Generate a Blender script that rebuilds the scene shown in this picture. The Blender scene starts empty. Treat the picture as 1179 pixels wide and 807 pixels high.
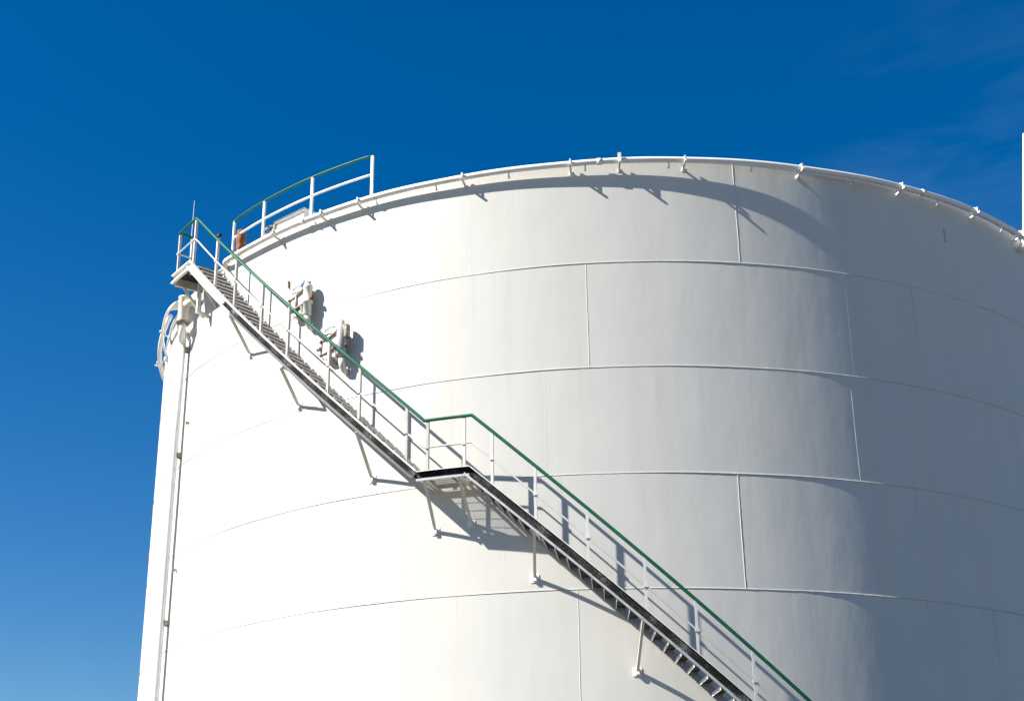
import bpy, math, random
from mathutils import Vector, Matrix, Quaternion
random.seed(7)
scene = bpy.context.scene
COL = scene.collection
PI = math.pi
R = 11.24            # tank radius, metres
ZTOP = 15.29         # top of the shell
V = Vector


def pol(az, r, z):
    a = math.radians(az)
    return V((r * math.sin(a), -r * math.cos(a), z))


def er(az):
    a = math.radians(az)
    return V((math.sin(a), -math.cos(a), 0))


def et(az):
    a = math.radians(az)
    return V((math.cos(a), math.sin(a), 0))


UP = V((0, 0, 1))


# ------------------------------------------------------------------ mesh builder
class MB:
    def __init__(s):
        s.v, s.f, s.m, s.sm = [], [], [], []

    def add(s, verts, faces, mat=0, smooth=False):
        o = len(s.v)
        s.v += [V(p) for p in verts]
        for f in faces:
            s.f.append(tuple(i + o for i in f))
            s.m.append(mat)
            s.sm.append(smooth)
        return s

    def box(s, c, ax, ay, az_, hx, hy, hz, mat=0):
        """oriented box, unit axes ax ay az_, half sizes, with a small chamfer on its long edges"""
        c = V(c)
        ps = []
        for sx in (-1, 1):
            for sy in (-1, 1):
                for sz in (-1, 1):
                    ps.append(c + ax * hx * sx + ay * hy * sy + az_ * hz * sz)
        fs = [(0, 1, 3, 2), (4, 6, 7, 5), (0, 4, 5, 1), (2, 3, 7, 6), (0, 2, 6, 4), (1, 5, 7, 3)]
        if ax.cross(ay).dot(az_) < 0:
            fs = [tuple(reversed(f)) for f in fs]
        return s.add(ps, fs, mat)

    def bar(s, p, q, w, h, up=UP, mat=0):
        p, q = V(p), V(q)
        t = (q - p)
        L = t.length
        t.normalize()
        sd = t.cross(up)
        if sd.length < 1e-4:
            sd = t.cross(V((1, 0, 0)))
        sd.normalize()
        u = sd.cross(t).normalized()
        return s.box((p + q) / 2, t, sd, u, L / 2, w / 2, h / 2, mat)

    def tube(s, pts, r, n=10, mat=0, caps=True, smooth=True, closed=False):
        pts = [V(p) for p in pts]
        N = len(pts)
        rad = r if isinstance(r, (list, tuple)) else [r] * N
        tang = []
        for i in range(N):
            if closed:
                t = pts[(i + 1) % N] - pts[i - 1]
            else:
                a = pts[min(i + 1, N - 1)] - pts[i]
                b = pts[i] - pts[max(i - 1, 0)]
                a = a.normalized() if a.length > 1e-9 else V((0, 0, 0))
                b = b.normalized() if b.length > 1e-9 else V((0, 0, 0))
                t = a + b
            tang.append(t.normalized())
        ref = UP if abs(tang[0].dot(UP)) < .9 else V((1, 0, 0))
        u = tang[0].cross(ref).normalized()
        vs = []
        for i in range(N):
            t = tang[i]
            u = (u - t * u.dot(t)).normalized()
            w = t.cross(u)
            k = 1.0
            if 0 < i < N - 1 and not closed:
                d = (pts[i + 1] - pts[i]).normalized().dot(t)
                k = 1.0 / max(d, .5)
            for j in range(n):
                a = 2 * PI * j / n
                vs.append(pts[i] + (u * math.cos(a) + w * math.sin(a)) * rad[i] * (1 + (k - 1) * .5))
        fs = []
        for i in range(N if closed else N - 1):
            i2 = (i + 1) % N
            for j in range(n):
                j2 = (j + 1) % n
                fs.append((i * n + j, i * n + j2, i2 * n + j2, i2 * n + j))
        s.add(vs, fs, mat, smooth)
        if caps and not closed:
            o = len(s.v) - N * n
            s.f.append(tuple(o + j for j in reversed(range(n))))
            s.m.append(mat); s.sm.append(False)
            s.f.append(tuple(o + (N - 1) * n + j for j in range(n)))
            s.m.append(mat); s.sm.append(False)
        return s

    def lathe(s, base, axis, prof, n=24, mat=0, smooth=True):
        """prof: list of (radius, distance along axis)"""
        base = V(base); axis = V(axis).normalized()
        ref = UP if abs(axis.dot(UP)) < .9 else V((1, 0, 0))
        u = axis.cross(ref).normalized(); w = axis.cross(u)
        vs, fs = [], []
        for (r, d) in prof:
            for j in range(n):
                a = 2 * PI * j / n
                vs.append(base + axis * d + (u * math.cos(a) + w * math.sin(a)) * max(r, 1e-4))
        for i in range(len(prof) - 1):
            for j in range(n):
                j2 = (j + 1) % n
                fs.append((i * n + j, i * n + j2, (i + 1) * n + j2, (i + 1) * n + j))
        return s.add(vs, fs, mat, smooth)

    def sweep(s, path, prof, mats=None, caps=True):
        """path: (az, r, z) list; prof: closed polygon (radial, across) ; each edge may have its own material"""
        N, n = len(path), len(prof)
        P = [pol(*p) for p in path]
        vs = []
        for i in range(N):
            t = (P[min(i + 1, N - 1)] - P[max(i - 1, 0)]).normalized()
            e = er(path[i][0])
            nn = e.cross(t).normalized()
            if nn.z < 0:
                nn = -nn
            for (a, b) in prof:
                vs.append(P[i] + e * a + nn * b)
        o = len(s.v)
        s.v += vs
        for i in range(N - 1):
            for j in range(n):
                j2 = (j + 1) % n
                s.f.append((o + i * n + j, o + i * n + j2, o + (i + 1) * n + j2, o + (i + 1) * n + j))
                m = 0
                if mats:
                    m = mats(j, path[i][0])
                s.m.append(m); s.sm.append(False)
        if caps:
            s.f.append(tuple(o + j for j in range(n))); s.m.append(0); s.sm.append(False)
            s.f.append(tuple(o + (N - 1) * n + j for j in reversed(range(n)))); s.m.append(0); s.sm.append(False)
        return s

    def mesh(s, name, mats, off=V((0, 0, 0))):
        me = bpy.data.meshes.new(name)
        me.from_pydata([tuple(p - off) for p in s.v], [], s.f)
        for m in mats:
            me.materials.append(m)
        for p, mi, sm in zip(me.polygons, s.m, s.sm):
            p.material_index = mi
            p.use_smooth = sm
        me.validate()
        import bmesh
        bm = bmesh.new(); bm.from_mesh(me)
        bmesh.ops.recalc_face_normals(bm, faces=bm.faces)
        bm.to_mesh(me); bm.free()
        return me


def wloc(o):
    p = V((0, 0, 0))
    while o:
        p = p + o.location
        o = o.parent
    return p


def obj(name, mb, mats, parent=None, at=None, label=None):
    """one mesh object; its origin at `at` (world) or at its parent's origin; parents are never rotated"""
    if not isinstance(mats, (list, tuple)):
        mats = [mats]
    pw = wloc(parent) if parent else V((0, 0, 0))
    org = V(at) if at is not None else (sum(mb.v, V((0, 0, 0))) / len(mb.v) if parent else V((0, 0, 0)))
    o = bpy.data.objects.new(name, mb.mesh(name, mats, org))
    COL.objects.link(o)
    if parent:
        o.parent = parent
    o.location = org - pw
    if label:
        o['label'] = label
    return o


def tag(o, label, cat, group=None):
    o['label'] = label; o['category'] = cat
    if group:
        o['group'] = group
    return o


def thing(name, loc, label, cat, group=None):
    o = bpy.data.objects.new(name, None)
    o.empty_display_size = .3
    COL.objects.link(o)
    o.location = loc
    return tag(o, label, cat, group)


# ------------------------------------------------------------------ materials
def nmat(name):
    m = bpy.data.materials.new(name)
    m.use_nodes = True
    nt = m.node_tree
    return m, nt, nt.nodes['Principled BSDF'], nt.nodes.new, nt.links.new


def ramp(N, stops):
    n = N('ShaderNodeValToRGB')
    el = n.color_ramp.elements
    el[0].position, el[0].color = stops[0][0], (*stops[0][1], 1)
    el[1].position, el[1].color = stops[-1][0], (*stops[-1][1], 1)
    for p, c in stops[1:-1]:
        e = el.new(p); e.color = (*c, 1)
    return n


def paint(name, col, dirt, amount=.5, scale=6, rough=.45, spec=.4, rust=None, rust_at=.68, stretch=1.0, bump=.0):
    m, nt, b, N, L = nmat(name)
    tc = N('ShaderNodeNewGeometry')
    mp = N('ShaderNodeMapping'); mp.inputs['Scale'].default_value = (1, 1, stretch)
    L(tc.outputs['Position'], mp.inputs['Vector'])
    n1 = N('ShaderNodeTexNoise'); n1.inputs['Scale'].default_value = scale
    n1.inputs['Detail'].default_value = 6; n1.inputs['Roughness'].default_value = .6
    L(mp.outputs[0], n1.inputs['Vector'])
    r = ramp(N, [(.35, (0, 0, 0)), (.75, (amount,) * 3)])
    L(n1.outputs['Fac'], r.inputs[0])
    mx = N('ShaderNodeMix'); mx.data_type = 'RGBA'
    mx.inputs[6].default_value = (*col, 1); mx.inputs[7].default_value = (*dirt, 1)
    L(r.outputs[0], mx.inputs[0])
    out = mx.outputs[2]
    if rust:
        n2 = N('ShaderNodeTexNoise'); n2.inputs['Scale'].default_value = scale * 2.3
        n2.inputs['Detail'].default_value = 8; n2.inputs['Roughness'].default_value = .7
        L(mp.outputs[0], n2.inputs['Vector'])
        r2 = ramp(N, [(rust_at - .05, (0, 0, 0)), (rust_at + .05, (1, 1, 1))])
        L(n2.outputs['Fac'], r2.inputs[0])
        m2 = N('ShaderNodeMix'); m2.data_type = 'RGBA'
        L(r2.outputs[0], m2.inputs[0]); L(out, m2.inputs[6])
        m2.inputs[7].default_value = (*rust, 1)
        out = m2.outputs[2]
    L(out, b.inputs['Base Color'])
    b.inputs['Roughness'].default_value = rough
    b.inputs['Specular IOR Level'].default_value = spec
    if bump:
        bp = N('ShaderNodeBump'); bp.inputs['Strength'].default_value = .6; bp.inputs['Distance'].default_value = bump
        L(n1.outputs['Fac'], bp.inputs['Height']); L(bp.outputs[0], b.inputs['Normal'])
    return m


def shell_material():
    m, nt, b, N, L = nmat('white_tank_paint')
    tc = N('ShaderNodeTexCoord')
    # run-down streaks: noise stretched along z
    mp = N('ShaderNodeMapping'); mp.inputs['Scale'].default_value = (1.5, 1.5, .07)
    L(tc.outputs['Object'], mp.inputs['Vector'])
    n1 = N('ShaderNodeTexNoise'); n1.inputs['Scale'].default_value = 1.6; n1.inputs['Detail'].default_value = 7
    n1.inputs['Roughness'].default_value = .62
    L(mp.outputs[0], n1.inputs['Vector'])
    r1 = ramp(N, [(.48, (0, 0, 0)), (.74, (.42,) * 3)])
    L(n1.outputs['Fac'], r1.inputs[0])
    # fine narrow streaks
    mpb = N('ShaderNodeMapping'); mpb.inputs['Scale'].default_value = (6, 6, .16)
    L(tc.outputs['Object'], mpb.inputs['Vector'])
    n1b = N('ShaderNodeTexNoise'); n1b.inputs['Scale'].default_value = 1.7; n1b.inputs['Detail'].default_value = 4
    L(mpb.outputs[0], n1b.inputs['Vector'])
    r1b = ramp(N, [(.58, (0, 0, 0)), (.8, (.27,) * 3)])
    L(n1b.outputs['Fac'], r1b.inputs[0])
    # soft blotches
    n2 = N('ShaderNodeTexNoise'); n2.inputs['Scale'].default_value = .55; n2.inputs['Detail'].default_value = 5
    L(tc.outputs['Object'], n2.inputs['Vector'])
    r2 = ramp(N, [(.4, (.622, .605, .56)), (.65, (.60, .587, .552))])
    L(n2.outputs['Fac'], r2.inputs[0])
    mx = N('ShaderNodeMix'); mx.data_type = 'RGBA'
    L(r1.outputs[0], mx.inputs[0]); L(r2.outputs[0], mx.inputs[6])
    mx.inputs[7].default_value = (.56, .535, .47, 1)
    sx = N('ShaderNodeSeparateXYZ'); L(tc.outputs['Object'], sx.inputs[0])
    d0 = N('ShaderNodeMath'); d0.operation = 'SUBTRACT'; d0.inputs[0].default_value = 15.25; L(sx.outputs['Z'], d0.inputs[1])
    d1 = N('ShaderNodeMath'); d1.operation = 'DIVIDE'; d1.inputs[1].default_value = 2.01; L(d0.outputs[0], d1.inputs[0])
    d2 = N('ShaderNodeMath'); d2.operation = 'FRACT'; L(d1.outputs[0], d2.inputs[0])
    d3 = N('ShaderNodeMapRange'); d3.inputs['From Min'].default_value = 0; d3.inputs['From Max'].default_value = .75
    d3.inputs['To Min'].default_value = 1.9; d3.inputs['To Max'].default_value = .45
    L(d2.outputs[0], d3.inputs['Value'])
    d4 = N('ShaderNodeMath'); d4.operation = 'MULTIPLY'; d4.use_clamp = True
    L(r1b.outputs[0], d4.inputs[0]); L(d3.outputs[0], d4.inputs[1])
    my = N('ShaderNodeMix'); my.data_type = 'RGBA'
    L(d4.outputs[0], my.inputs[0]); L(mx.outputs[2], my.inputs[6])
    my.inputs[7].default_value = (.475, .455, .415, 1)
    L(my.outputs[2], b.inputs['Base Color'])
    b.inputs['Roughness'].default_value = .5
    b.inputs['Diffuse Roughness'].default_value = .35
    b.inputs['Specular IOR Level'].default_value = .25
    # slightly buckled plates and roller-painted grain
    mpw = N('ShaderNodeMapping'); mpw.inputs['Scale'].default_value = (1, 1, .45)
    L(tc.outputs['Object'], mpw.inputs['Vector'])
    n3 = N('ShaderNodeTexNoise'); n3.inputs['Scale'].default_value = .8; n3.inputs['Detail'].default_value = 3
    L(mpw.outputs[0], n3.inputs['Vector'])
    bp = N('ShaderNodeBump'); bp.inputs['Strength'].default_value = 1; bp.inputs['Distance'].default_value = .018
    L(n3.outputs['Fac'], bp.inputs['Height'])
    n4 = N('ShaderNodeTexNoise'); n4.inputs['Scale'].default_value = 14; n4.inputs['Detail'].default_value = 5
    L(mpw.outputs[0], n4.inputs['Vector'])
    bp2 = N('ShaderNodeBump'); bp2.inputs['Strength'].default_value = 1; bp2.inputs['Distance'].default_value = .0008
    L(n4.outputs['Fac'], bp2.inputs['Height']); L(bp.outputs[0], bp2.inputs['Normal'])
    L(bp2.outputs[0], b.inputs['Normal'])
    return m


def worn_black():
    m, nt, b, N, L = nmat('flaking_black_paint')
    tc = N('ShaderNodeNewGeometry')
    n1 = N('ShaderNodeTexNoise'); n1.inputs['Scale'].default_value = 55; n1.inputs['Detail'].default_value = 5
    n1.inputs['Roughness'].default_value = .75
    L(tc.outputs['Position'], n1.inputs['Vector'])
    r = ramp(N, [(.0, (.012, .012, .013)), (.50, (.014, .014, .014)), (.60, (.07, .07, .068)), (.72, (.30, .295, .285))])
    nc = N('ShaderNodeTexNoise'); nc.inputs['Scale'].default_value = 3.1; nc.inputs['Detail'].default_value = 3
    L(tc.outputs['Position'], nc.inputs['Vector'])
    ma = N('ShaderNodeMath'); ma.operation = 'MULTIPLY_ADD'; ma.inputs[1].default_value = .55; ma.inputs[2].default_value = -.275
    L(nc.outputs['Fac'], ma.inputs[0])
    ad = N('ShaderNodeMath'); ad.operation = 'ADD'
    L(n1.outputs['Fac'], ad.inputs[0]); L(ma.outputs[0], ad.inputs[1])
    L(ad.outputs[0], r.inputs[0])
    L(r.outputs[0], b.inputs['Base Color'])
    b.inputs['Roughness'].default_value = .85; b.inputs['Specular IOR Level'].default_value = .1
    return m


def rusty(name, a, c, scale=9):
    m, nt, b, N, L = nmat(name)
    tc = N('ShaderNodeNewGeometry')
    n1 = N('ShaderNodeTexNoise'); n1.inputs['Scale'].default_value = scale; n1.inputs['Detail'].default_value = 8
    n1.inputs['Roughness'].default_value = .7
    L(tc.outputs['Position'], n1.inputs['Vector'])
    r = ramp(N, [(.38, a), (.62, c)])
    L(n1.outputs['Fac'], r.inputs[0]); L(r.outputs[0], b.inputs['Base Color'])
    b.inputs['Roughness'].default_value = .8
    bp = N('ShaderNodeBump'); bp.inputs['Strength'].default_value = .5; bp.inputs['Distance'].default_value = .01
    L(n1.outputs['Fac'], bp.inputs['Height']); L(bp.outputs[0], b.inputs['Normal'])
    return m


M_SHELL = shell_material()
M_WHITE = paint('white_steel_paint', (.80, .79, .76), (.55, .52, .46), .5, 5, rust=(.30, .20, .13), rust_at=.76)
M_CREAM = paint('cream_steel_paint', (.74, .71, .63), (.5, .46, .38), .6, 5, rust=(.28, .18, .11), rust_at=.76)
M_STRING = paint('chipped_white_paint', (.76, .76, .74), (.45, .43, .40), .7, 9, rust=(.10, .09, .085), rust_at=.69)
M_BLACK = worn_black()
M_GREEN = paint('green_handrail_paint', (.005, .092, .048), (.02, .14, .08), .6, 4, rough=.5, spec=.2, rust=(.015, .07, .045), rust_at=.74)
M_TREAD = paint('worn_tread_steel', (.80, .75, .67), (.40, .35, .29), .7, 12, rough=.75, rust=(.12, .07, .04), rust_at=.66)
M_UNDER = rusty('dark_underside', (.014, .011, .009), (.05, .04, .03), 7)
M_RUST = rusty('orange_rust', (.34, .125, .03), (.09, .035, .014), 12)
M_RUSTP = rusty('rust_stained_pipe', (.13, .085, .05), (.48, .43, .35), 14)
M_GREY = paint('galvanised_grey', (.36, .37, .38), (.18, .18, .18), .7, 20, rough=.5)
M_POST = paint('post_paint', (.62, .605, .58), (.45, .42, .37), .6, 6, rust=(.28, .18, .11), rust_at=.74)
M_POSTG = paint('grey_post_paint', (.43, .41, .38), (.30, .27, .23), .7, 6, rust=(.22, .14, .09), rust_at=.72)
M_FLANGE = paint('flange_grey_paint', (.46, .47, .48), (.25, .25, .24), .7, 9, rust=(.10, .09, .085), rust_at=.70)
M_SEAM_LOW = paint('seam_lower_tone', (.40, .38, .335), (.52, .50, .455), .9, 3)
M_FLANGE_SHADE = paint('flange_shade_grey', (.10, .103, .11), (.07, .07, .07), .8, 10, rust=(.06, .055, .05), rust_at=.72)  # shade below the upper stringer, put into its bottom flange colour
M_BLUE = paint('faded_blue_cap', (.12, .25, .55), (.25, .35, .5), .5, 20)
M_DARK = paint('dark_housing', (.03, .03, .032), (.08, .08, .08), .5, 20)

# ------------------------------------------------------------------ ground
m, nt, b, N, L = nmat('gravel_ground')
tc = N('ShaderNodeNewGeometry')
n1 = N('ShaderNodeTexNoise'); n1.inputs['Scale'].default_value = .3; n1.inputs['Detail'].default_value = 10
L(tc.outputs['Position'], n1.inputs['Vector'])
r = ramp(N, [(.3, (.065, .055, .043)), (.7, (.10, .087, .068))])
L(n1.outputs['Fac'], r.inputs[0]); L(r.outputs[0], b.inputs['Base Color'])
b.inputs['Roughness'].default_value = .95
g = MB()
g.add([(-3000, -3000, 0), (3000, -3000, 0), (3000, 3000, 0), (-3000, 3000, 0)], [(0, 1, 2, 3)])
go = obj('ground', g, m); go['kind'] = 'structure'
m, nt, b, N, L = nmat('low_bounce_ground')
tc = N('ShaderNodeNewGeometry')
n1 = N('ShaderNodeTexNoise'); n1.inputs['Scale'].default_value = 2; n1.inputs['Detail'].default_value = 10
L(tc.outputs['Position'], n1.inputs['Vector'])
r = ramp(N, [(.3, (.02, .02, .021)), (.7, (.038, .038, .038))])
L(n1.outputs['Fac'], r.inputs[0]); L(r.outputs[0], b.inputs['Base Color'])
b.inputs['Roughness'].default_value = .9
g = MB()
g.add([(-6, -400, .004), (32, -400, .004), (32, -8.5, .004), (-6, -8.5, .004)], [(0, 1, 2, 3)])
go = obj('added_dark_ground', g, m); go['kind'] = 'structure'  # unseen dark sheet, added to cut ground bounce on the shaded shell
m, nt, b, N, L = nmat('high_bounce_ground')
tc = N('ShaderNodeNewGeometry')
n1 = N('ShaderNodeTexNoise'); n1.inputs['Scale'].default_value = .6; n1.inputs['Detail'].default_value = 10
L(tc.outputs['Position'], n1.inputs['Vector'])
r = ramp(N, [(.3, (.20, .18, .155)), (.7, (.27, .245, .21))])
L(n1.outputs['Fac'], r.inputs[0]); L(r.outputs[0], b.inputs['Base Color'])
b.inputs['Roughness'].default_value = .9
g = MB()
g.add([(32.02, -120, .004), (150, -120, .004), (150, 60, .004), (32.02, 60, .004)], [(0, 1, 2, 3)])
go = obj('added_pale_ground', g, m); go['kind'] = 'structure'  # unseen pale sheet, added to bounce warm light onto the right side

# ------------------------------------------------------------------ the tank
tank = thing('storage_tank', (0, 0, 0), 'huge white cylindrical steel tank with welded plate courses', 'tank')
SEAMS = [13.242 - 0.0, 11.202, 9.232, 7.222, 5.2, 3.2, 1.3]
sb = MB()
n = 900
profile = [(R, 0.004), (R, ZTOP)]
vs, fs = [], []
for (r_, z_) in profile:
    for j in range(n):
        vs.append(pol(360 * j / n, r_, z_))
for j in range(n):
    j2 = (j + 1) % n
    fs.append((j, j2, n + j2, n + j))
sb.add(vs, fs, 0, True)
# rim thickness at the very top
rim = [(R, ZTOP), (R + .004, ZTOP - .001), (R + .004, ZTOP + .012), (R - .03, ZTOP + .012), (R - .03, ZTOP - .2)]
vs, fs = [], []
for (r_, z_) in rim:
    for j in range(n):
        vs.append(pol(360 * j / n, r_, z_))
for i in range(len(rim) - 1):
    for j in range(n):
        j2 = (j + 1) % n
        fs.append((i * n + j, i * n + j2, (i + 1) * n + j2, (i + 1) * n + j))
sb.add(vs, fs, 0, False)
# horizontal weld ledges, with their slightly uneven run
rnd = random.Random(3)
for k, zs in enumerate(SEAMS):
    ph = [rnd.uniform(0, 6.28) for _ in range(3)]
    prof = [(-.002, .016), (.0065, .010), (.0085, -.002), (.004, -.010), (-.002, -.015)]
    vs, fs = [], []
    for (a_, b_) in prof:
        for j in range(n):
            th = 2 * PI * j / n
            w = 1 + .25 * math.sin(7 * th + ph[0]) + .2 * math.sin(23 * th + ph[1]) + .12 * rnd.uniform(-1, 1)
            z_ = zs + b_ + .004 * math.sin(5 * th + ph[2]) + .002 * math.sin(31 * th + ph[1])
            vs.append(pol(360 * j / n, R + max(a_ * w, -.002), z_))
    for i in range(len(prof) - 1):
        for j in range(n):
            j2 = (j + 1) % n
            fs.append((i * n + j, i * n + j2, (i + 1) * n + j2, (i + 1) * n + j))
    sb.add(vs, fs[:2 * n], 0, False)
    sb.add(vs, fs[2 * n:], 1, False)  # lower faces of each ledge get the darker tone


def vweld(az, z0, z1, w=1.0):
    """vertical butt weld, a low rounded bead"""
    nseg = 22
    prof = [(-.009, -.002), (-.005, .004), (.0, .006), (.005, .004), (.009, -.002)]
    vs, fs = [], []
    ph = rnd.uniform(0, 6)
    for i in range(nseg + 1):
        z_ = z0 + (z1 - z0) * i / nseg
        wob = .003 * math.sin(3 * z_ + ph) + .0008 * rnd.uniform(-1, 1)
        kk = w * (1 + .2 * rnd.uniform(-1, 1))
        for (a_, b_) in prof:
            vs.append(pol(az, R + (b_ if b_ < 0 else b_ * kk), z_) + et(az) * (a_ + wob))
    m_ = len(prof)
    for i in range(nseg):
        for j in range(m_ - 1):
            fs.append((i * m_ + j, i * m_ + j + 1, (i + 1) * m_ + j + 1, (i + 1) * m_ + j))
    sb.add(vs, fs, 0, False)


bands = [(SEAMS[0], ZTOP - .0), (SEAMS[1], SEAMS[0]), (SEAMS[2], SEAMS[1]), (SEAMS[3], SEAMS[2]), (SEAMS[4], SEAMS[3]), (SEAMS[5], SEAMS[4]), (SEAMS[6], SEAMS[5]), (0.02, SEAMS[6])]
vw = [[(-67, .6), (-27.3, .5), (13.1, 1.0), (24.2, .28), (-12, .25), (54, .8), (95, 1)],
      [(-41, .5), (-1.1, 1.0), (38.5, .5), (23.4, .15), (79, 1), (-81, 1)],
      [(-54, .5), (-5.1, .25), (22.9, .4), (-30, .3), (62, 1)],
      [(-67.5, .5), (-28.4, .5), (11.45, 1.0), (24, .15), (41, .6), (-9, .25), (81, 1)],
      [(-43, .5), (-2.7, .9), (36, 1), (77, 1)], [(-20, 1), (20, 1)], [(-40, 1), (0, 1), (40, 1)], [(-20, 1), (20, 1)]]
for (z0, z1), lst in zip(bands, vw):
    for (a, w) in lst:
        vweld(a, z0 + .012, z1 - .012, w)
shell = obj('shell', sb, [M_SHELL, M_SEAM_LOW], tank, at=(0, 0, 0))
rf = MB()
nn = 180
vs = [pol(360 * j / nn, R - .032, ZTOP - .03) for j in range(nn)] + [pol(360 * j / nn, R * .5, ZTOP + .30) for j in range(nn)] + [V((0, 0, ZTOP + .55))]
fs = []
for j in range(nn):
    j2 = (j + 1) % nn
    fs.append((j, j2, nn + j2, nn + j)); fs.append((nn + j, nn + j2, 2 * nn))
rf.add(vs, fs, 0, True)
obj('roof', rf, M_WHITE, tank, at=(0, 0, ZTOP))
# small welded lugs on the shell
for az, z in ((-51.86, 12.08), (-52.37, 8.86), (-70.7, 10.08)):
    l = MB()
    e, t = er(az), et(az)
    l.box(pol(az, R + .035, z), e, t, UP, .038, .022, .012)
    l.box(pol(az, R + .05, z - .02), e, t, UP, .012, .012, .03)
    obj('lug', l, M_RUSTP, tank, label='small stained steel lug welded to the shell')
l = MB()
l.box(pol(-33.29, R + .02, 14.03), er(-33.29), et(-33.29), UP, .024, .012, .075)
obj('lug', l, M_RUSTP, tank, label='small upright stained steel bar welded to the shell')
l = MB()
l.box(pol(36.3, R + .001, 14.56), er(36.3), et(36.3), UP, .006, .012, .15)
obj('lug', l, M_GREY, tank, label='thin grey upright strip on the shaded shell')
l = MB()
l.lathe(pol(48.8, R - .002, 14.98), er(48.8), [(.05, 0), (.05, .06), (.075, .07), (.08, .12), (.06, .165), (0, .18)], 16)
obj('lug', l, M_WHITE, tank, label='round white boss on the shell just below the rim')

# ------------------------------------------------------------------ water ring pipe around the rim
ZR, GR, RR = 15.25, .15, .055
ringt = thing('ring_pipe', pol(20, R + GR, ZR), 'thin white pipe bracketed all along the outside of the tank rim', 'pipe')
p = MB()
A0, A1 = -43.6, 300
pts = [pol(-44.6, R + .005, ZR - .03), pol(-44.4, R + .09, ZR - .02), pol(-44.0, R + GR - .02, ZR)]
k = 0
a = A0
while a < A1:
    pts.append(pol(a, R + GR, ZR + .006 * math.sin(a * .21) + .004 * math.sin(a * .53)))
    a += .8
p.tube(pts, RR, 14)
# pipe couplings
for az in (-30.8, 0.5, 33.2, 64):
    p.tube([pol(az - .22, R + GR, ZR), pol(az + .22, R + GR, ZR)], RR + .012, 14)
obj('pipe', p, M_WHITE, ringt, at=pol(20, R + GR, ZR))
for az in (-34.9, -28.25, -23.7, -12.5, -2.2, 2.33, 8.34, 19.5, 30.4, 40.3, 48.1, 57, 66, 78, 92, 108, 126, 146, 170, 200, 230, 260, 285):
    e, t = er(az), et(az)
    bb = MB()
    L_ = .285
    bb.bar(pol(az, R - .002, ZR - .12), pol(az, R + L_, ZR - .068), .036, .036)
    bb.box(pol(az, R + .005, ZR - .12), e, t, UP, .005, .035, .04)
    bo = obj('bracket', bb, M_CREAM if az < 15 else M_WHITE, ringt)
    cb = MB()
    arc = []
    for i in range(13):
        th = -.35 + (PI + .7) * i / 12
        arc.append(pol(az, R + GR, ZR) + e * math.cos(th) * (RR + .010) + UP * math.sin(th) * (RR + .010))
    cb.tube(arc, .011, 6)
    cb.box(pol(az, R + GR + .085, ZR + (.03 if az == 2.33 else .0)), e, t, UP, .010, .03 if az == 2.33 else .014, .09 if az == 2.33 else .05)
    obj('clamp', cb, M_CREAM if az < 15 else M_WHITE, bo)
for az in (-29.4, -21.8, -15.3, -8.05, -.84, 6.9, 14.7, 25, 35.2, 45, 55):
    nb = MB()
    q0 = pol(az, R + GR, ZR - RR + .01)
    nb.tube([q0, q0 - UP * .06 - er(az) * .02, q0 - UP * .10 - er(az) * .06], [.014, .014, .02], 8)
    obj('nozzle', nb, M_CREAM, ringt)

# ------------------------------------------------------------------ staircase
GW = .69      # radial gap shell -> stringer web


def z_lo(a): return 7.207 - .18784 * a         # stringer top, long lower flight
def z_up(a): return 9.27 - .1962 * (a + 15.6)   # stringer top, upper flight


ZP, ZL = 9.27, 15.27          # platform and landing (stringer top)
AP0, AP1 = -15.62, -11.0      # platform
AL0, AL1 = -46.15, -50.45     # landing
stair = thing('access_staircase', pol(37.6, R + .4, 0), 'steel staircase climbing round the white tank with green handrail and midway platform', 'staircase')


def channel(d, lip=.022):
    """C section opening outwards: web at 0, flanges to +.075; origin at its top"""
    return [(0, 0), (.075, 0), (.075, -.014), (.008, -.014), (.008, -d + .026), (.075, -d + .026), (.075, -d - .012), (0, -d)]


CH_D = .165


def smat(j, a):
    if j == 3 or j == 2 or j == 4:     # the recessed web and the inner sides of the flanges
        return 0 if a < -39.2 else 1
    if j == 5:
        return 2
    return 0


def path_lin(a0, a1, zf, step=.8):
    k = max(2, int(abs(a1 - a0) / step))
    return [(a0 + (a1 - a0) * i / k, R + GW, zf(a0 + (a1 - a0) * i / k)) for i in range(k + 1)]


ch = channel(CH_D)
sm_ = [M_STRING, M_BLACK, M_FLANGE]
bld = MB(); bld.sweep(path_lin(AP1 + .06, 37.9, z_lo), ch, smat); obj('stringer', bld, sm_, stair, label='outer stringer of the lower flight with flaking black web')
CH_U = .125
chu = [(0, .014), (.078, .014), (.078, -.014), (.008, -.014), (.008, -CH_U + .012), (.078, -CH_U + .012), (.078, -CH_U - .034), (0, -CH_U)]
bld = MB(); bld.sweep(path_lin(AL0 + .06, AP0 - .06, z_up), chu, lambda j, a: (0 if a < -39.2 else 1) if j in (3, 4) else (2 if j in (5, 6) and a > -37.5 else 0)); obj('stringer', bld, [M_STRING, M_BLACK, M_FLANGE_SHADE], stair, label='outer stringer of the upper flight, white at the top and flaking black below')
inner = [(0, -.07), (.012, -.07), (.012, -.185), (0, -.185)]


def path_in(a0, a1, zf, step=.8):
    return [(a, R + .022, z) for (a, _, z) in path_lin(a0, a1, zf, step)]


bld = MB(); bld.sweep(path_in(AP1 + .3, 37.9, z_lo), inner); obj('stringer', bld, M_GREY, stair)
bld = MB(); bld.sweep(path_in(AL0 + .5, AP0 - .3, z_up), inner); obj('stringer', bld, M_CREAM, stair)

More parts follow.
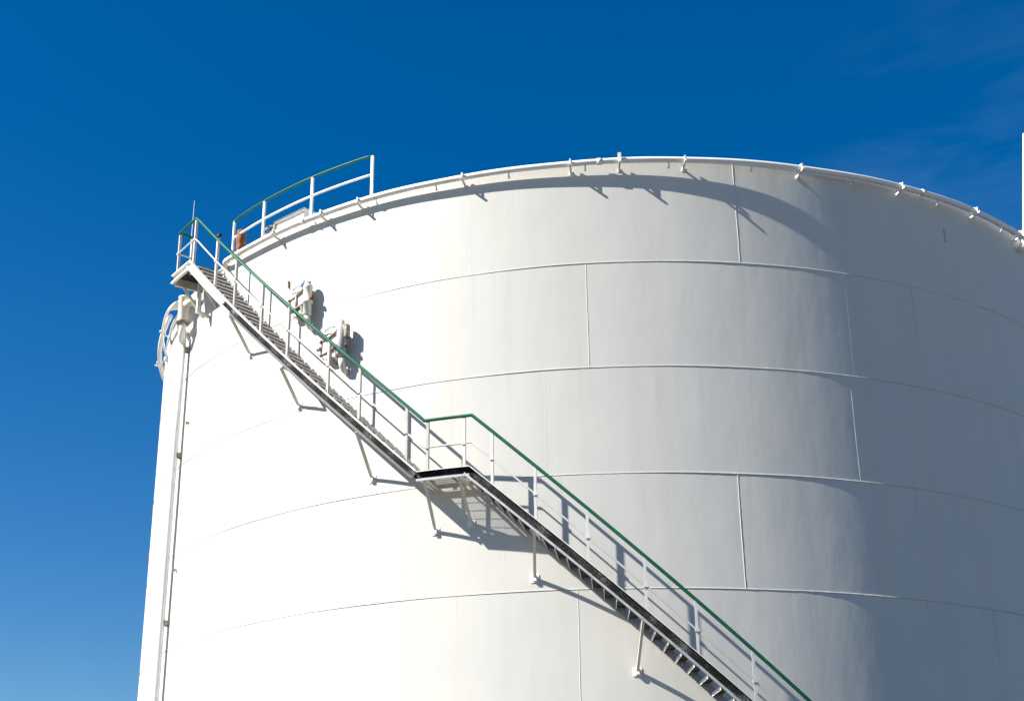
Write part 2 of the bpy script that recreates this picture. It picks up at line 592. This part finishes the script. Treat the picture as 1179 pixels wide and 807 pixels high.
# treads: one mesh, copied up both flights
TR_W = .635
tb = MB()
r0 = R + .357
X, Y = V((1, 0, 0)), V((0, -1, 0))     # local: x tangential (towards +az), -y outwards
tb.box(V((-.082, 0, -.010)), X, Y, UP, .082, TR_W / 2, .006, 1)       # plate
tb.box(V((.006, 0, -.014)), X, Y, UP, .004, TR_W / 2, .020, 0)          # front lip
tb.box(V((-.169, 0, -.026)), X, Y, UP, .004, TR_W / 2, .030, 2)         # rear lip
tmesh_low = tb.mesh('tread', [M_TREAD, M_UNDER, M_WHITE])  # rear lip white: sunlit strokes put into its colour
tmesh_up = tb.mesh('tread', [M_TREAD, M_UNDER, M_UNDER])  # rear lip dark: shaded gap between treads put into its colour
RISE = .177


def put_treads(zstart, zend, inv, tmesh):
    z = zstart
    while z < zend:
        a = inv(z + .055)
        o = bpy.data.objects.new('tread', tmesh); COL.objects.link(o)
        o.parent = stair
        o.location = pol(a, r0, z) - wloc(stair)
        o.rotation_euler = (0, 0, math.radians(a))
        z += RISE


put_treads(RISE, ZP - .1, lambda z: (7.207 - z) / .18784, tmesh_low)
put_treads(ZP - .045 + RISE, ZL - .06, lambda z: -15.6 - (z - .095 - 9.27) / .1962, tmesh_up)


def deck(name, a0, a1, z, rin, rout, label):
    """chequer plate deck as sub-parts: floor plate, edge channel, cross beams"""
    d = MB()
    k = 8
    vs, fs = [], []
    for i in range(k + 1):
        a = a0 + (a1 - a0) * i / k
        vs += [pol(a, rin, z), pol(a, rout, z), pol(a, rout, z - .012), pol(a, rin, z - .012)]
    for i in range(k):
        for j in range(4):
            j2 = (j + 1) % 4
            fs.append((i * 4 + j, i * 4 + j2, i * 4 + 4 + j2, i * 4 + 4 + j))
    fs += [(0, 1, 2, 3), (k * 4 + 3, k * 4 + 2, k * 4 + 1, k * 4)]
    d.add(vs, fs, 0)
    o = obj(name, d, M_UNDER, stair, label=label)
    return o


gb = MB()
zg = ZP - .05
na = int((AP1 - AP0) / .125)
for i in range(1, na):
    a = AP0 + (AP1 - AP0) * i / na
    gb.bar(pol(a, R + .045, zg), pol(a, R + GW - .004, zg), .005, .0095)
for i in range(1, 6):
    rr_ = R + .05 + i * .105
    gb.tube([pol(AP0 + (AP1 - AP0) * j / 12, rr_, zg + .0095) for j in range(13)], .005, 5)
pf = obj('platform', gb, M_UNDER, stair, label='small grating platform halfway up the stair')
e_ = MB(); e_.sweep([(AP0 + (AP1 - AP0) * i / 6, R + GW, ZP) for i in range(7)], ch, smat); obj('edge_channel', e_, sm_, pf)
e_ = MB(); e_.sweep([(AP0 + .4 + (AP1 - AP0 - .3) * i / 6, R + .08, ZP - .06) for i in range(7)], [(0, 0), (.06, 0), (.06, -.012), (.012, -.012), (.012, -.12), (0, -.12)]); obj('cross_beam', e_, M_CREAM, pf)
for a in (AP0 + .25, AP1 - .25):
    e_ = MB(); e_.bar(pol(a, R + .05, ZP - .105), pol(a, R + GW - .006, ZP - .105), .05, .09); obj('cross_beam', e_, M_CREAM, pf)

ld = deck('landing', AL0, AL1, ZL - .045, R - .03, R + GW - .002, 'top landing where the stair meets the rim')
e_ = MB(); e_.sweep([(AL0 + (AL1 - AL0) * i / 6, R + GW, ZL) for i in range(7)], channel(.19), lambda j, a: 0); obj('edge_channel', e_, [M_WHITE], ld)
e_ = MB(); e_.bar(pol(AL1 + .2, R + .03, ZL - .15), pol(AL1 + .2, R + GW - .006, ZL - .15), .05, .18); obj('cross_beam', e_, M_CREAM, ld)
e_ = MB(); e_.bar(pol(AL0 - .35, R + .03, ZL - .17), pol(AL0 - .35, R + GW - .006, ZL - .17), .05, .21); obj('cross_beam', e_, M_CREAM, ld)
e_ = MB(); e_.sweep([(AL0 + .2 + (AL1 - AL0) * i / 6, R + .06, ZL - .06) for i in range(7)], [(0, 0), (.05, 0), (.05, -.1), (0, -.1)]); obj('cross_beam', e_, M_CREAM, ld)

# handrail, midrail
GRAIL = .65


def rail_z(a):
    if a <= AL0 - .1: return 16.33
    if a < -15.15: return 10.226 - .19695 * (a + 15.15)
    if a < -10.93: return 10.222
    return 10.222 - .1913 * (a + 10.93)


def rail_path(dz, g, a_end=37.5, end=True):
    pts = []
    if end:
        pts += [pol(-50.6, R + .33, 16.33 + dz)]
    A = [-50.42, -49.2, -47.8, -46.27]
    a = -45.4
    while a < -15.6:
        A.append(a); a += .85
    A += [-15.15, -13, -10.93]
    a = -10.1
    while a < a_end:
        A.append(a); a += .85
    for a in A:
        pts.append(pol(a, R + g, rail_z(a) + dz))
    return pts


hb = MB(); hb.tube(rail_path(0, GRAIL), .030, 10); obj('handrail', hb, M_GREEN, stair)
mb_ = MB(); mb_.tube(rail_path(-.50, GRAIL), .017, 8); obj('midrail', mb_, M_POST, stair)
POSTS = [-46.4, -41.5, -37.89, -33.6, -29.91, -24.95, -21.52, -16.81, -14.86, -11.61, -9.22, -5.67, -1.58, 2.77, 6.54, 10.7, 14.8, 19, 23.2, 27.4, 31.6, 35.6, -50.42]


def floor_z(a):
    if a <= AL0: return ZL
    if a < AP0: return z_up(a)
    if a < AP1: return ZP
    return z_lo(a)


for a in POSTS:
    pb = MB()
    e, t = er(a), et(a)
    zb, zt = floor_z(a) - .14, rail_z(a) - .012
    # angle-iron post: two legs butted end to end
    s_ = .046
    base = pol(a, R + GRAIL, 0)
    pb.box(base + UP * (zb + zt) / 2, e, t, UP, .004, s_ / 2, (zt - zb) / 2)
    pb.box(base + UP * (zb + zt) / 2 - e * (s_ / 2 + .004) + t * (s_ / 2 - .004), e, t, UP, s_ / 2, .004, (zt - zb) / 2)
    # clip that carries the midrail
    pb.box(base + UP * (zt - .49) + e * .012, e, t, UP, .010, .034, .026)
    mt = M_POST if (a > -12 or a < -38) else M_POSTG
    obj('post', pb, mt, stair)
pb = MB(); a = -50.6
pb.box(pol(a, R + .33, (ZL - .05 + 16.32) / 2), er(a), et(a), UP, .02, .02, (16.32 - ZL + .05) / 2); obj('post', pb, M_WHITE, stair)

# support brackets from the outer stringer back to the shell
BR = [((-38.0, 13.42), (-38.86, 12.81)), ((-30.3, 11.85), (-30.98, 11.30)), ((-21.5, 10.2), (-21.86, 9.52)), ((-15.0, 9.13), (-15.31, 8.39)),
      ((-12.0, 9.13), (-11.95, 8.47)), ((-5.76, 8.08), (-6.33, 7.43)), ((2.47, 6.54), (2.03, 5.83)), ((11.2, 4.92), (10.9, 4.2)), ((20.2, 3.24), (20, 2.5)), ((29, 1.55), (29, .85))]
for (a0, z0), (a1, z1) in BR:
    kb = MB()
    kb.bar(pol(a0, R + GW + .02, z0), pol(a1, R + .012, z1), .045, .045, et(a0))
    ko = obj('support_bracket', kb, M_CREAM, stair)
    kf = MB()
    kf.box(pol(a1, R + .006, z1), er(a1), et(a1), UP, .007, .07, .07)
    kf.box(pol(a1, R + .03, z1), er(a1), et(a1), UP, .03, .03, .05)
    obj('foot_plate', kf, M_WHITE, ko)
    if z0 < 15:
        kb2 = MB()
        kb2.bar(pol(a0, R + .012, z0 + .02), pol(a0, R + GW - .006, z0 + .02), .04, .05)
        obj('support_bracket', kb2, M_CREAM, stair)
# landing knee braces
for a in (-46.6, -49.9):
    kb = MB()
    kb.bar(pol(a, R + .5, ZL - .26), pol(a, R + .012, 14.42), .05, .05, et(a))
    obj('support_bracket', kb, M_CREAM, stair)
kb = MB(); kb.box(pol(-48.2, R + .28, 14.72), er(-48.2), et(-48.2), UP, .035, .035, .40); ko = obj('support_bracket', kb, M_WHITE, stair, label='upright white leg under the top landing')
kb = MB(); kb.bar(pol(-48.2, R + .28, 14.36), pol(-48.2, R + .012, 14.30), .06, .06); obj('support_bracket', kb, M_CREAM, stair)

# ------------------------------------------------------------------ roof railing
rr = thing('roof_railing', pol(-34, R - .1, ZTOP), 'short white railing with green top rail on the rim above the wall fixtures', 'railing')
GA = -.1
hb = MB(); hb.tube([pol(-45.0 + 22.0 * i / 26, R + GA, 16.385 - (.06 if i == 0 else .02 if i == 1 else 0)) for i in range(27)], .027, 10); obj('handrail', hb, M_GREEN, rr)
hb = MB(); hb.tube([pol(-44.4 + 21.4 * i / 26, R + GA, 15.95) for i in range(27)], .024, 8); obj('midrail', hb, M_WHITE, rr)
for a in (-44.6, -38.7, -31.05, -23.15):
    pb = MB(); pb.box(pol(a, R + GA, (ZTOP - .04 + 16.37) / 2), er(a), et(a), UP, .022, .026, (16.37 - ZTOP + .04) / 2)
    obj('post', pb, M_WHITE, rr)

# ------------------------------------------------------------------ roof hatch box behind the railing
hz = 15.36
hatch = thing('roof_hatch', pol(-34.5, R - .55, hz), 'low white box hatch with flat overhanging lid behind the roof railing', 'hatch')
a = -35.2
e, t = er(a), et(a)
hbx = MB(); hbx.box(pol(a, R - .55, hz + .165), e, t, UP, .28, .42, .295); obj('body', hbx, M_WHITE, hatch)
hl = MB(); hl.box(pol(a, R - .55, hz + .485), (e - UP * .04).normalized(), t, (UP + e * .04).normalized(), .33, .47, .022); lo = obj('lid', hl, M_WHITE, hatch)
hh = MB()
for dz in (.40, .26):
    hh.tube([pol(a, R - .26, hz + dz) - t * .50, pol(a, R - .24, hz + dz + .05) - t * .62, pol(a, R - .24, hz + dz) - t * .74], .03, 8)
hh.box(pol(a, R - .26, hz + .3) - t * .47, e, t, UP, .03, .03, .14)
obj('hinge', hh, M_RUSTP, hatch)

# ------------------------------------------------------------------ rusty vent drum and white stub posts on the roof edge
vt = thing('vent_drum', pol(-43.45, R - .16, ZTOP), 'rust brown ribbed drum standing at the rim beside the stair top', 'vent')
vb = MB(); c0 = pol(-43.45, R - .16, ZTOP)
vb.lathe(c0, UP, [(.055, .0), (.055, .26), (.09, .27), (.105, .34), (.088, .43), (.104, .47), (.106, .58), (.09, .62), (.10, .66), (.092, .76), (.05, .79), (0, .80)], 20); obj('body', vb, M_RUST, vt)
vb = MB(); vb.lathe(c0, UP, [(.08, .18), (.10, .19), (.10, .29), (.08, .30)], 20); obj('flange', vb, M_DARK, vt)
vb = MB(); q = pol(-44.3, R - .20, 0); vb.box(q + UP * (ZTOP + .38), er(-44.3), et(-44.3), UP, .028, .028, .42); obj('post', vb, M_CREAM, vt)

lampt = thing('dark_floodlight', pol(-48.7, R - .15, ZTOP), 'small dark lamp on a slim post behind the green rail at the stair top', 'floodlight')
q = pol(-48.7, R - .15, ZTOP)
vb = MB(); vb.tube([q - UP * .03, q + UP * 1.02], .014, 8); obj('post', vb, M_GREY, lampt)
vb = MB(); vb.lathe(q + UP * 1.06 - et(-48.7) * .07, et(-48.7) + UP * .15, [(0, .0), (.035, .0), (.05, .03), (.055, .10), (.04, .11), (0, .11)], 14); obj('lamp_head', vb, M_DARK, lampt)

rod = thing('lightning_rod', pol(-52.1, R + .12, 14.9), 'slim pale upright rod rising beside the top landing rail', 'rod')
q = pol(-51.3, R + .30, 0)
vb = MB(); vb.tube([q + UP * 14.95, q + UP * 16.3, q + UP * 17.35], [.02, .016, .008], 8); obj('shaft', vb, M_GREY, rod)
vb = MB(); vb.box(pol(-51.0, R + .31, 15.1), er(-51), et(-51), UP, .03, .085, .04); obj('clamp', vb, M_GREY, rod)

mast = thing('mast', pol(49.9, R + .1, 15.0), 'tall white pole standing at the rim at the right edge', 'mast')
q = pol(50.15, R + .15, 0) + V((-.06, 0, 0))
vb = MB(); vb.tube([q + UP * 15.25, q + UP * 17.75 + V((.33, 0, 0))], [.05, .042], 12); obj('shaft', vb, M_WHITE, mast)
vb = MB(); vb.lathe(q + UP * 15.06, UP, [(0, 0), (.09, 0), (.09, .05), (.065, .06), (.065, .24), (.06, .25)], 14); obj('base', vb, M_WHITE, mast)

# ------------------------------------------------------------------ riser pipe
rp = thing('riser_pipe', pol(-54.2, R + .12, 0), 'long pale vertical pipe running down the left side of the tank', 'pipe')
vb = MB(); vb.tube([pol(-53.75, R + .15, z) for z in (0.02, 4, 8, 12, 14.25)], .074, 14); obj('pipe', vb, M_WHITE, rp)
for z in (1.5, 4.6, 7.78, 11.43, 13.9):
    vb = MB(); a = -53.75
    vb.box(pol(a, R + .046, z), er(a), et(a), UP, .048, .02, .06)
    vb.box(pol(a, R + .05, z) + et(a) * .078, er(a), et(a), UP, .045, .018, .05)
    obj('clamp', vb, M_RUSTP, rp)

# ------------------------------------------------------------------ chamber and hooped guard below the landing
fc = thing('foam_chamber', pol(-52.5, R + .3, 14.2), 'beige upright chamber with elbows on the riser below the top landing', 'chamber')
a = -52.6
q = pol(a, R + .26, 0)
vb = MB(); vb.lathe(q + UP * 14.50, UP, [(.05, -.06), (.11, -.05), (.125, 0), (.125, .50), (.135, .51), (.135, .55), (0, .55)], 20); obj('body', vb, M_CREAM, fc)
vb = MB(); vb.lathe(q + UP * 14.44, UP, [(.10, -.02), (.155, -.02), (.155, .025), (.10, .025)], 20); obj('flange', vb, M_RUSTP, fc)
vb = MB(); vb.tube([q + UP * 14.44, q + UP * 14.28, q + UP * 14.14 - er(a) * .02 - et(a) * .1, pol(-53.75, R + .15, 14.02)], [.075, .075, .07, .06], 14); obj('elbow', vb, M_WHITE, fc)
vb = MB(); vb.tube([q + UP * 14.84 + et(a) * .1, q + UP * 14.84 + et(a) * .26 - er(a) * .05, q + UP * 14.84 + et(a) * .3 - er(a) * .24], .075, 14); obj('elbow', vb, M_CREAM, fc)
vb = MB(); vb.tube([q + UP * 14.55 - et(a) * .10, q + UP * 14.52 - et(a) * .26, q + UP * 14.42 - et(a) * .36 - er(a) * .08, q + UP * 14.36 - et(a) * .38 - er(a) * .25], .07, 12); obj('elbow', vb, M_WHITE, fc)
vb = MB(); vb.box(pol(-54.4, R + .22, 15.02), (er(-54.4) - UP * .35).normalized(), et(-54.4), (UP + er(-54.4) * .35).normalized(), .22, .26, .012); obj('hood', vb, M_CREAM, fc)

hoop = thing('hooped_guard', pol(-57, R, 14.4), 'white bowed safety guard of two curved bars at the left edge of the tank', 'guard')


def spline(P, k=6):
    P = [V(p) for p in P]
    out = []
    Q = [P[0] * 2 - P[1]] + P + [P[-1] * 2 - P[-2]]
    for i in range(1, len(Q) - 2):
        p0, p1, p2, p3 = Q[i - 1:i + 3]
        for j in range(k):
            t = j / k
            out.append(.5 * ((2 * p1) + (p2 - p0) * t + (2 * p0 - 5 * p1 + 4 * p2 - p3) * t * t + (3 * p1 - p0 - 3 * p2 + p3) * t ** 3))
    out.append(P[-1])
    return out


for pts in ([(-65, .0, 14.55), (-64.2, .12, 14.76), (-62, .25, 14.95), (-58.5, .34, 15.03), (-55.8, .36, 15.07), (-53.5, .34, 15.0), (-52.8, .30, 14.92)],
            [(-62.9, .0, 14.78), (-62.0, .06, 14.86), (-60.2, .11, 14.92), (-57.7, .15, 14.94), (-55.3, .18, 14.92), (-53.4, .2, 14.86)]):
    vb = MB(); vb.tube(spline([pol(a_, R + g_, z_) for a_, g_, z_ in pts]), .028, 8); obj('hoop_bar', vb, M_WHITE, hoop)
vb = MB(); q0, q1 = pol(-62, R + .25, 14.95), pol(-62.2, R + .05, 14.84)
vb.tube([q0 + (q0 - q1) * .18, q1], .022, 8); obj('cross_bar', vb, M_WHITE, hoop)
vb = MB(); vb.lathe(q0 + (q0 - q1) * .15, q0 - q1, [(0, 0), (.035, .005), (.035, .04), (0, .045)], 10); obj('knob', vb, M_WHITE, hoop)
vb = MB(); vb.lathe(pol(-65, R - .002, 14.53), er(-65), [(.045, 0), (.045, .05), (.07, .06), (.07, .09), (0, .1)], 14); obj('flange', vb, M_CREAM, hoop)

# ------------------------------------------------------------------ two wall fixtures above the upper flight


def knob(mb, p, r, mat=0):
    mb.lathe(V(p) - UP * r, UP, [(0, 0), (r * .7, r * .3), (r, r), (r * .7, r * 1.7), (0, 2 * r)], 10, mat)


def fixture(az, z, kind):
    e, t = er(az), et(az)

    KG = .72

    def P(x, y, g_): return pol(az, R + g_ * KG, z) + t * x * .94 + UP * y * .94
    if kind == 'blue':
        th = thing('wall_fixture', pol(az, R, z), 'white box fixture with blue cap and rust stained pipes, higher of the two', 'fixture', 'fixtures on the tank wall')
    else:
        th = thing('wall_fixture', pol(az, R, z), 'weathered fixture with grey upright pipe and rusty valves, lower of the two', 'fixture', 'fixtures on the tank wall')
    white = kind == 'blue'
    # back box welded to the wall
    b_ = MB()
    b_.box(P(-.05, .0, .12), e, t, UP, .086, .19, .25)
    b_.box(P(-.05, .285, .13), e, t, UP, .10, .21, .012)
    obj('body', b_, M_WHITE, th)
    # upright chamber at the right
    b_ = MB()
    if white:
        b_.lathe(P(.20, -.36, .26), UP, [(0, 0), (.07, 0), (.085, .02), (.085, .25), (.11, .26), (.11, .30), (.085, .31), (.085, .56), (.10, .58), (.10, .64), (0, .65)], 18)
        obj('chamber', b_, M_CREAM, th)
        c_ = MB(); c_.lathe(P(.14, .36, .30), (-t * .7 + UP * .25 + e * .6), [(.095, -.1), (.10, .0), (.07, .0)], 16); obj('head', c_, M_GREY, th)
        c_ = MB(); c_.lathe(P(.14, .36, .30), (-t * .7 + UP * .25 + e * .6), [(.085, .002), (.085, .03), (.06, .07), (0, .085)], 16); obj('cap', c_, M_BLUE, th)
        c_ = MB(); c_.tube([P(.27, .02, .28), P(.36, .01, .27)], .035, 12); c_.tube([P(.34, .01, .27), P(.365, .01, .27)], .05, 12); obj('stub', c_, M_RUST, th)
    else:
        b_.lathe(P(.20, -.30, .28), UP, [(0, 0), (.08, 0), (.095, .02), (.095, .50), (.08, .52), (.075, .53), (.075, .56), (.05, .57), (.05, .72), (0, .73)], 18)
        obj('chamber', b_, M_GREY, th)
        c_ = MB(); c_.box(P(.30, .22, .26), e, t, UP, .06, .05, .13); obj('head', c_, M_RUSTP, th)
        c_ = MB(); c_.tube([P(.27, -.10, .28), P(.36, -.1, .27)], .04, 12); obj('stub', c_, M_RUST, th)
    # pipe work in front of the box
    c_ = MB()
    c_.tube([P(-.34, .13, .22), P(-.14, .17, .27), P(.02, .24, .28), P(.10, .30, .28)], .022, 8)
    c_.tube([P(-.33, -.17, .22), P(-.1, -.12, .28), P(.15, -.06, .28)], .026, 8)
    c_.tube([P(-.13, .17, .27), P(-.12, -.12, .28), P(-.07, -.30, .26), P(-.02, -.36, .16), P(0, -.40, .01)], .024, 8)
    c_.tube([P(-.33, .13, .22), P(-.345, -.17, .22)], .02, 8)
    c_.tube([P(.05, -.10, .28), P(.07, -.30, .27), P(.12, -.42, .2), P(.12, -.46, .01)], .022, 8)
    obj('pipework', c_, M_RUSTP, th)
    c_ = MB()
    for (x, y) in ((-.34, .13), (-.36, -.02), (-.33, -.17), (-.13, .17), (-.12, -.12)):
        knob(c_, P(x, y, .25), .032 if white else .042)
    if not white:
        for (x, y) in ((-.42, -.02), (-.40, -.16), (-.30, -.26), (-.2, .27), (-.02, .22)):
            knob(c_, P(x, y, .22), .038)
    obj('valve', c_, M_RUSTP, th)
    c_ = MB()
    c_.tube([P(-.28, .10, .20), P(-.28, .42, .20)], .014, 6)
    c_.tube([P(-.28, .36, .20), P(-.14, .42, .22), P(-.02, .40, .2)], .013, 6)
    obj('rod', c_, M_GREY, th)
    c_ = MB()
    c_.tube([P(.20, -.36, .26), P(.20, -.5, .22), P(.20, -.58, .12), P(.20, -.6, .0)], [.06, .06, .055, .055], 12)
    obj('elbow', c_, M_CREAM, th)


fixture(-30.6, 13.42, 'blue')
fixture(-26.1, 12.30, 'grey')

# ------------------------------------------------------------------ light, sky
SUN_AZ, SUN_EL = -67.0, 40.5
s = V((math.sin(math.radians(SUN_AZ)) * math.cos(math.radians(SUN_EL)), -math.cos(math.radians(SUN_AZ)) * math.cos(math.radians(SUN_EL)), math.sin(math.radians(SUN_EL))))
ld_ = bpy.data.lights.new('sun', 'SUN'); ld_.energy = 5.0; ld_.angle = math.radians(.53); ld_.color = (1, .96, .885)
lo_ = bpy.data.objects.new('sun', ld_); COL.objects.link(lo_)
lo_.rotation_euler = s.to_track_quat('Z', 'Y').to_euler()
lo_.location = (-40, -30, 60)

w = bpy.data.worlds.new('World'); scene.world = w; w.use_nodes = True
nt = w.node_tree; N, L = nt.nodes.new, nt.links.new
bg = nt.nodes['Background']
sky = N('ShaderNodeTexSky'); sky.sky_type = 'NISHITA'; sky.sun_disc = False
sky.sun_elevation = math.radians(SUN_EL)
sky.sun_rotation = math.atan2(s.x, s.y)
sky.altitude = 0; sky.air_density = 1.0; sky.dust_density = .3; sky.ozone_density = 3.0
hs = N('ShaderNodeHueSaturation'); hs.inputs['Saturation'].default_value = 1.45; hs.inputs['Hue'].default_value = .505
L(sky.outputs[0], hs.inputs['Color'])
tcw = N('ShaderNodeTexCoord')
mpw = N('ShaderNodeMapping'); mpw.inputs['Rotation'].default_value = (.3, .5, .4); mpw.inputs['Scale'].default_value = (2.2, 2.2, 9)
L(tcw.outputs['Generated'], mpw.inputs['Vector'])
nw = N('ShaderNodeTexNoise'); nw.inputs['Scale'].default_value = 2.2; nw.inputs['Detail'].default_value = 7; nw.inputs['Roughness'].default_value = .55
nw.inputs['Distortion'].default_value = .6
L(mpw.outputs[0], nw.inputs['Vector'])
rw = ramp(N, [(.40, (0, 0, 0)), (.78, (.15, .15, .15))])
L(nw.outputs['Fac'], rw.inputs[0])
dt = N('ShaderNodeVectorMath'); dt.operation = 'DOT_PRODUCT'
dt.inputs[1].default_value = (.262, .853, .452)
L(tcw.outputs['Generated'], dt.inputs[0])
mr = N('ShaderNodeMapRange'); mr.interpolation_type = 'SMOOTHSTEP'
mr.inputs['From Min'].default_value = .984; mr.inputs['From Max'].default_value = .999
L(dt.outputs['Value'], mr.inputs['Value'])
mu = N('ShaderNodeMath'); mu.operation = 'MULTIPLY'
L(mr.outputs[0], mu.inputs[0]); L(rw.outputs[0], mu.inputs[1])
mw = N('ShaderNodeMix'); mw.data_type = 'RGBA'
L(mu.outputs[0], mw.inputs[0]); L(hs.outputs[0], mw.inputs[6]); mw.inputs[7].default_value = (2.6, 4.6, 7.0, 1)
L(mw.outputs[2], bg.inputs['Color'])
bg.inputs['Strength'].default_value = .053

# ------------------------------------------------------------------ camera
D, yaw, pit, rol, f = 34.1026, -.135906, .357742, .011158, 1604.17
cy, sy = math.cos(yaw), math.sin(yaw)
fw = V((sy * math.cos(pit), cy * math.cos(pit), math.sin(pit)))
rt = V((cy, -sy, 0)); up = rt.cross(fw)
r2 = rt * math.cos(rol) + up * math.sin(rol); u2 = -rt * math.sin(rol) + up * math.cos(rol)
cam = bpy.data.cameras.new('camera'); co = bpy.data.objects.new('camera', cam); COL.objects.link(co)
mt = Matrix((r2, u2, -fw)).transposed().to_4x4(); mt.translation = V((0, -D, 1.7))
co.matrix_world = mt
cam.sensor_width = 36; cam.sensor_fit = 'HORIZONTAL'
cam.lens = f / 1179 * 36
cam.shift_x = 100 / 1179; cam.shift_y = 80 / 1179
cam.clip_end = 10000; cam.clip_start = .1
scene.camera = co
scene.view_settings.view_transform = 'Standard'
scene.view_settings.look = 'None'
scene.view_settings.exposure = 1.19
scene.view_settings.gamma = 1
